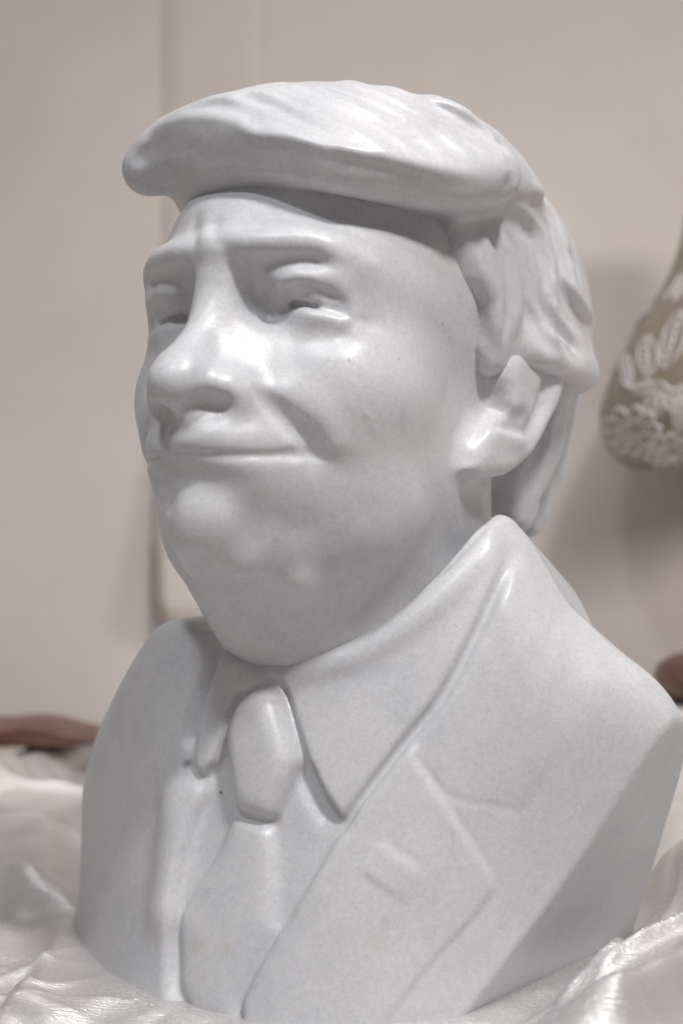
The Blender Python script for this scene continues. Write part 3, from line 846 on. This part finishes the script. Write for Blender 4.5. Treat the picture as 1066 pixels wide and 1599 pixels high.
weave = noise(N, L, 1, 3, .7, mpc.outputs[0])
c = ramp(N, L, w1.outputs[0], [(.3, (.62, .60, .60)), (.7, (.73, .71, .71))])
L.new(c.outputs[0], p.inputs['Base Color'])
p.inputs['Metallic'].default_value = .35
p.inputs['Roughness'].default_value = .38
p.inputs['Coat Weight'].default_value = 1.0; p.inputs['Coat IOR'].default_value = 1.8; p.inputs['Coat Roughness'].default_value = .17
b1 = bump(N, L, weave.outputs[0], .5, .0012)
# every thread glint has its own tilt, stronger in patches
sub = N.new('ShaderNodeVectorMath'); sub.operation = 'SUBTRACT'; L.new(spark.outputs['Color'], sub.inputs[0]); sub.inputs[1].default_value = (.5, .5, .5)
am = ramp(N, L, patch.outputs[0], [(.40, (.15,)*3), (.58, (.8,)*3)])
mul = N.new('ShaderNodeVectorMath'); mul.operation = 'MULTIPLY'; L.new(sub.outputs[0], mul.inputs[0]); L.new(am.outputs[0], mul.inputs[1])
add = N.new('ShaderNodeVectorMath'); add.operation = 'ADD'; L.new(b1, add.inputs[0]); L.new(mul.outputs[0], add.inputs[1])
nrm = N.new('ShaderNodeVectorMath'); nrm.operation = 'NORMALIZE'; L.new(add.outputs[0], nrm.inputs[0])
L.new(b1, p.inputs['Normal']); L.new(nrm.outputs[0], p.inputs['Coat Normal'])
mesh_obj('draped_cloth', V, Q, m, label='shimmering white organza cloth spread in folds under the bust', cat='cloth')

# ------------------------------------------------------------------ glass shade with raised white flowers
m, nt, p, N, L = nodes('tan_frosted_glass'); TAN = m
co = N.new('ShaderNodeTexCoord').outputs['Object']
a_ = noise(N, L, 20, 4, .6, co)
c = ramp(N, L, a_.outputs[0], [(.3, (.235, .19, .145)), (.7, (.30, .25, .195))])
L.new(c.outputs[0], p.inputs['Base Color']); p.inputs['Roughness'].default_value = .35
m, nt, p, N, L = nodes('white_overlay_glass'); OVER = m
p.inputs['Base Color'].default_value = (.66, .62, .61, 1); p.inputs['Roughness'].default_value = .45
SD = 1.075; SX = .316
zz = lambda v, d=SD: CAM_Z - (v - CY)/F_PX*d
pr = [(1000, 730), (985, 729), (970, 722), (955, 706), (944, 685), (939, 660), (940, 640), (947, 612), (960, 575), (975, 543), (992, 513), (1012, 482), (1032, 452), (1048, 420), (1060, 388), (1068, 355), (1072, 330)]
prof = [(.001, zz(730))] + [(SX - (u - CX)/F_PX*SD, zz(v)) for u, v in pr]
q = curve(prof, .004)
SHADE = bpy.data.objects.new('glass_shade', None); SHADE.location = (SX, SD, zz(730))
link(SHADE, label='tan glass shade with raised white leaves and flowers at the right edge', cat='lampshade')
body = lathe('shade_body', [(r, z - zz(730)) for r, z in q], (0, 0, 0), TAN, n=120, parent=SHADE)
PR = np.array([(r, z - zz(730)) for r, z in q])[1:]
def on_shade(u, v, off):
    """point of the turned surface met by the ray through a photograph pixel"""
    o = np.array([0, 0, CAM_Z]) - np.array([SX, SD, zz(730)]); dr = np.array([(u-CX)/F_PX, 1, -(v-CY)/F_PX])
    t = SD - .16
    for _ in range(400):
        P = o + dr*t; rr = np.interp(P[2], PR[:, 1], PR[:, 0])
        if math.hypot(P[0], P[1]) < rr + off: break
        t += .0006
        if t > SD + .02: return None
    return P
def ribbon(bm, pts, w, hgt):
    """a raised rounded line lying on the shade"""
    P = [on_shade(u, v, 0.0) for u, v in curve(pts, 3)]
    P = [p_ for p_ in P if p_ is not None]
    if len(P) < 2: return
    rings = []
    for i, p_ in enumerate(P):
        t = P[min(i+1, len(P)-1)] - P[max(i-1, 0)]; t = t/max(np.linalg.norm(t), 1e-9)
        n = np.array([p_[0], p_[1], .0]); n /= np.linalg.norm(n)
        s_ = np.cross(n, t); s_ /= max(np.linalg.norm(s_), 1e-9)
        f = .35 + .65*math.sin(math.pi*(.12 + .76*i/max(len(P)-1, 1)))
        rings.append([bm.verts.new(p_ + s_*w*f*a - n*.0008 + n*hgt*f*b) for a, b in ((-1, 0), (-.6, .8), (0, 1.2), (.6, .8), (1, 0))])
    for r1, r2 in zip(rings, rings[1:]):
        for k in range(4): bm.faces.new((r1[k], r1[k+1], r2[k+1], r2[k]))
def leaf(a, b, wd):
    bm = bmesh.new(); a, b = np.array(a, float), np.array(b, float); L_ = b - a; n = np.array([-L_[1], L_[0]])/np.linalg.norm(L_)
    side = lambda sg: [tuple(a + L_*t + n*sg*wd*math.sin(math.pi*min(1, t*.96 + .02))**.8) for t in np.linspace(0, 1, 9)]
    ribbon(bm, side(1), .0014, .0018); ribbon(bm, side(-1), .0014, .0018); ribbon(bm, [tuple(a), tuple(b)], .0015, .002)
    for t in np.linspace(.15, .8, 6):
        for sg in (1, -1):
            p0 = a + L_*t; w_ = wd*math.sin(math.pi*min(1, (t+.14)))**.8
            ribbon(bm, [tuple(p0), tuple(p0 + L_*.13 + n*sg*w_*.92)], .0011, .0016)
    bm_obj('leaf', bm, OVER, parent=SHADE)
def flower(c, r, seed):
    rn = random.Random(seed); bm = bmesh.new()
    for k in range(9):
        a0 = k*2*math.pi/9 + rn.uniform(-.1, .1)
        pts = []
        for t in np.linspace(-1, 1, 9):
            rad = r*(.45 + .55*(1 - t*t)); an = a0 + t*.42
            pts.append((c[0] + rad*math.cos(an), c[1] + rad*math.sin(an)*.8))
        ribbon(bm, pts, .0019, .0026)
        ribbon(bm, [(c[0] + r*.25*math.cos(a0), c[1] + r*.25*math.sin(a0)*.8), (c[0] + r*.8*math.cos(a0), c[1] + r*.8*math.sin(a0)*.8)], .0012, .002)
    for k in range(3):
        rr = r*(.14 + .14*k); ribbon(bm, [(c[0] + rr*math.cos(t), c[1] + rr*.8*math.sin(t)) for t in np.linspace(0, 5.6, 14)], .0014, .0024)
    bm_obj('flower', bm, OVER, parent=SHADE)
for a, b, w_ in [((1012, 592), (1010, 522), 15), ((1036, 576), (1066, 482), 17), ((985, 600), (968, 545), 9), ((1022, 600), (984, 612), 9), ((1026, 604), (1018, 655), 14), ((1040, 606), (1062, 650), 12), ((1058, 680), (1074, 600), 14), ((1052, 470), (1072, 420), 9)]:
    leaf(a, b, w_)
flower((985, 672), 46, 1); flower((1042, 706), 36, 2)
bm = bmesh.new()
for pts in ([(970, 585), (975, 600), (992, 606), (1030, 596)], [(1030, 596), (1050, 610), (1070, 600)], [(1066, 430), (1045, 455), (1036, 468)], [(970, 550), (980, 525), (1000, 500), (1020, 478)]):
    ribbon(bm, pts, .0022, .0026)
bm_obj('stem', bm, OVER, parent=SHADE)
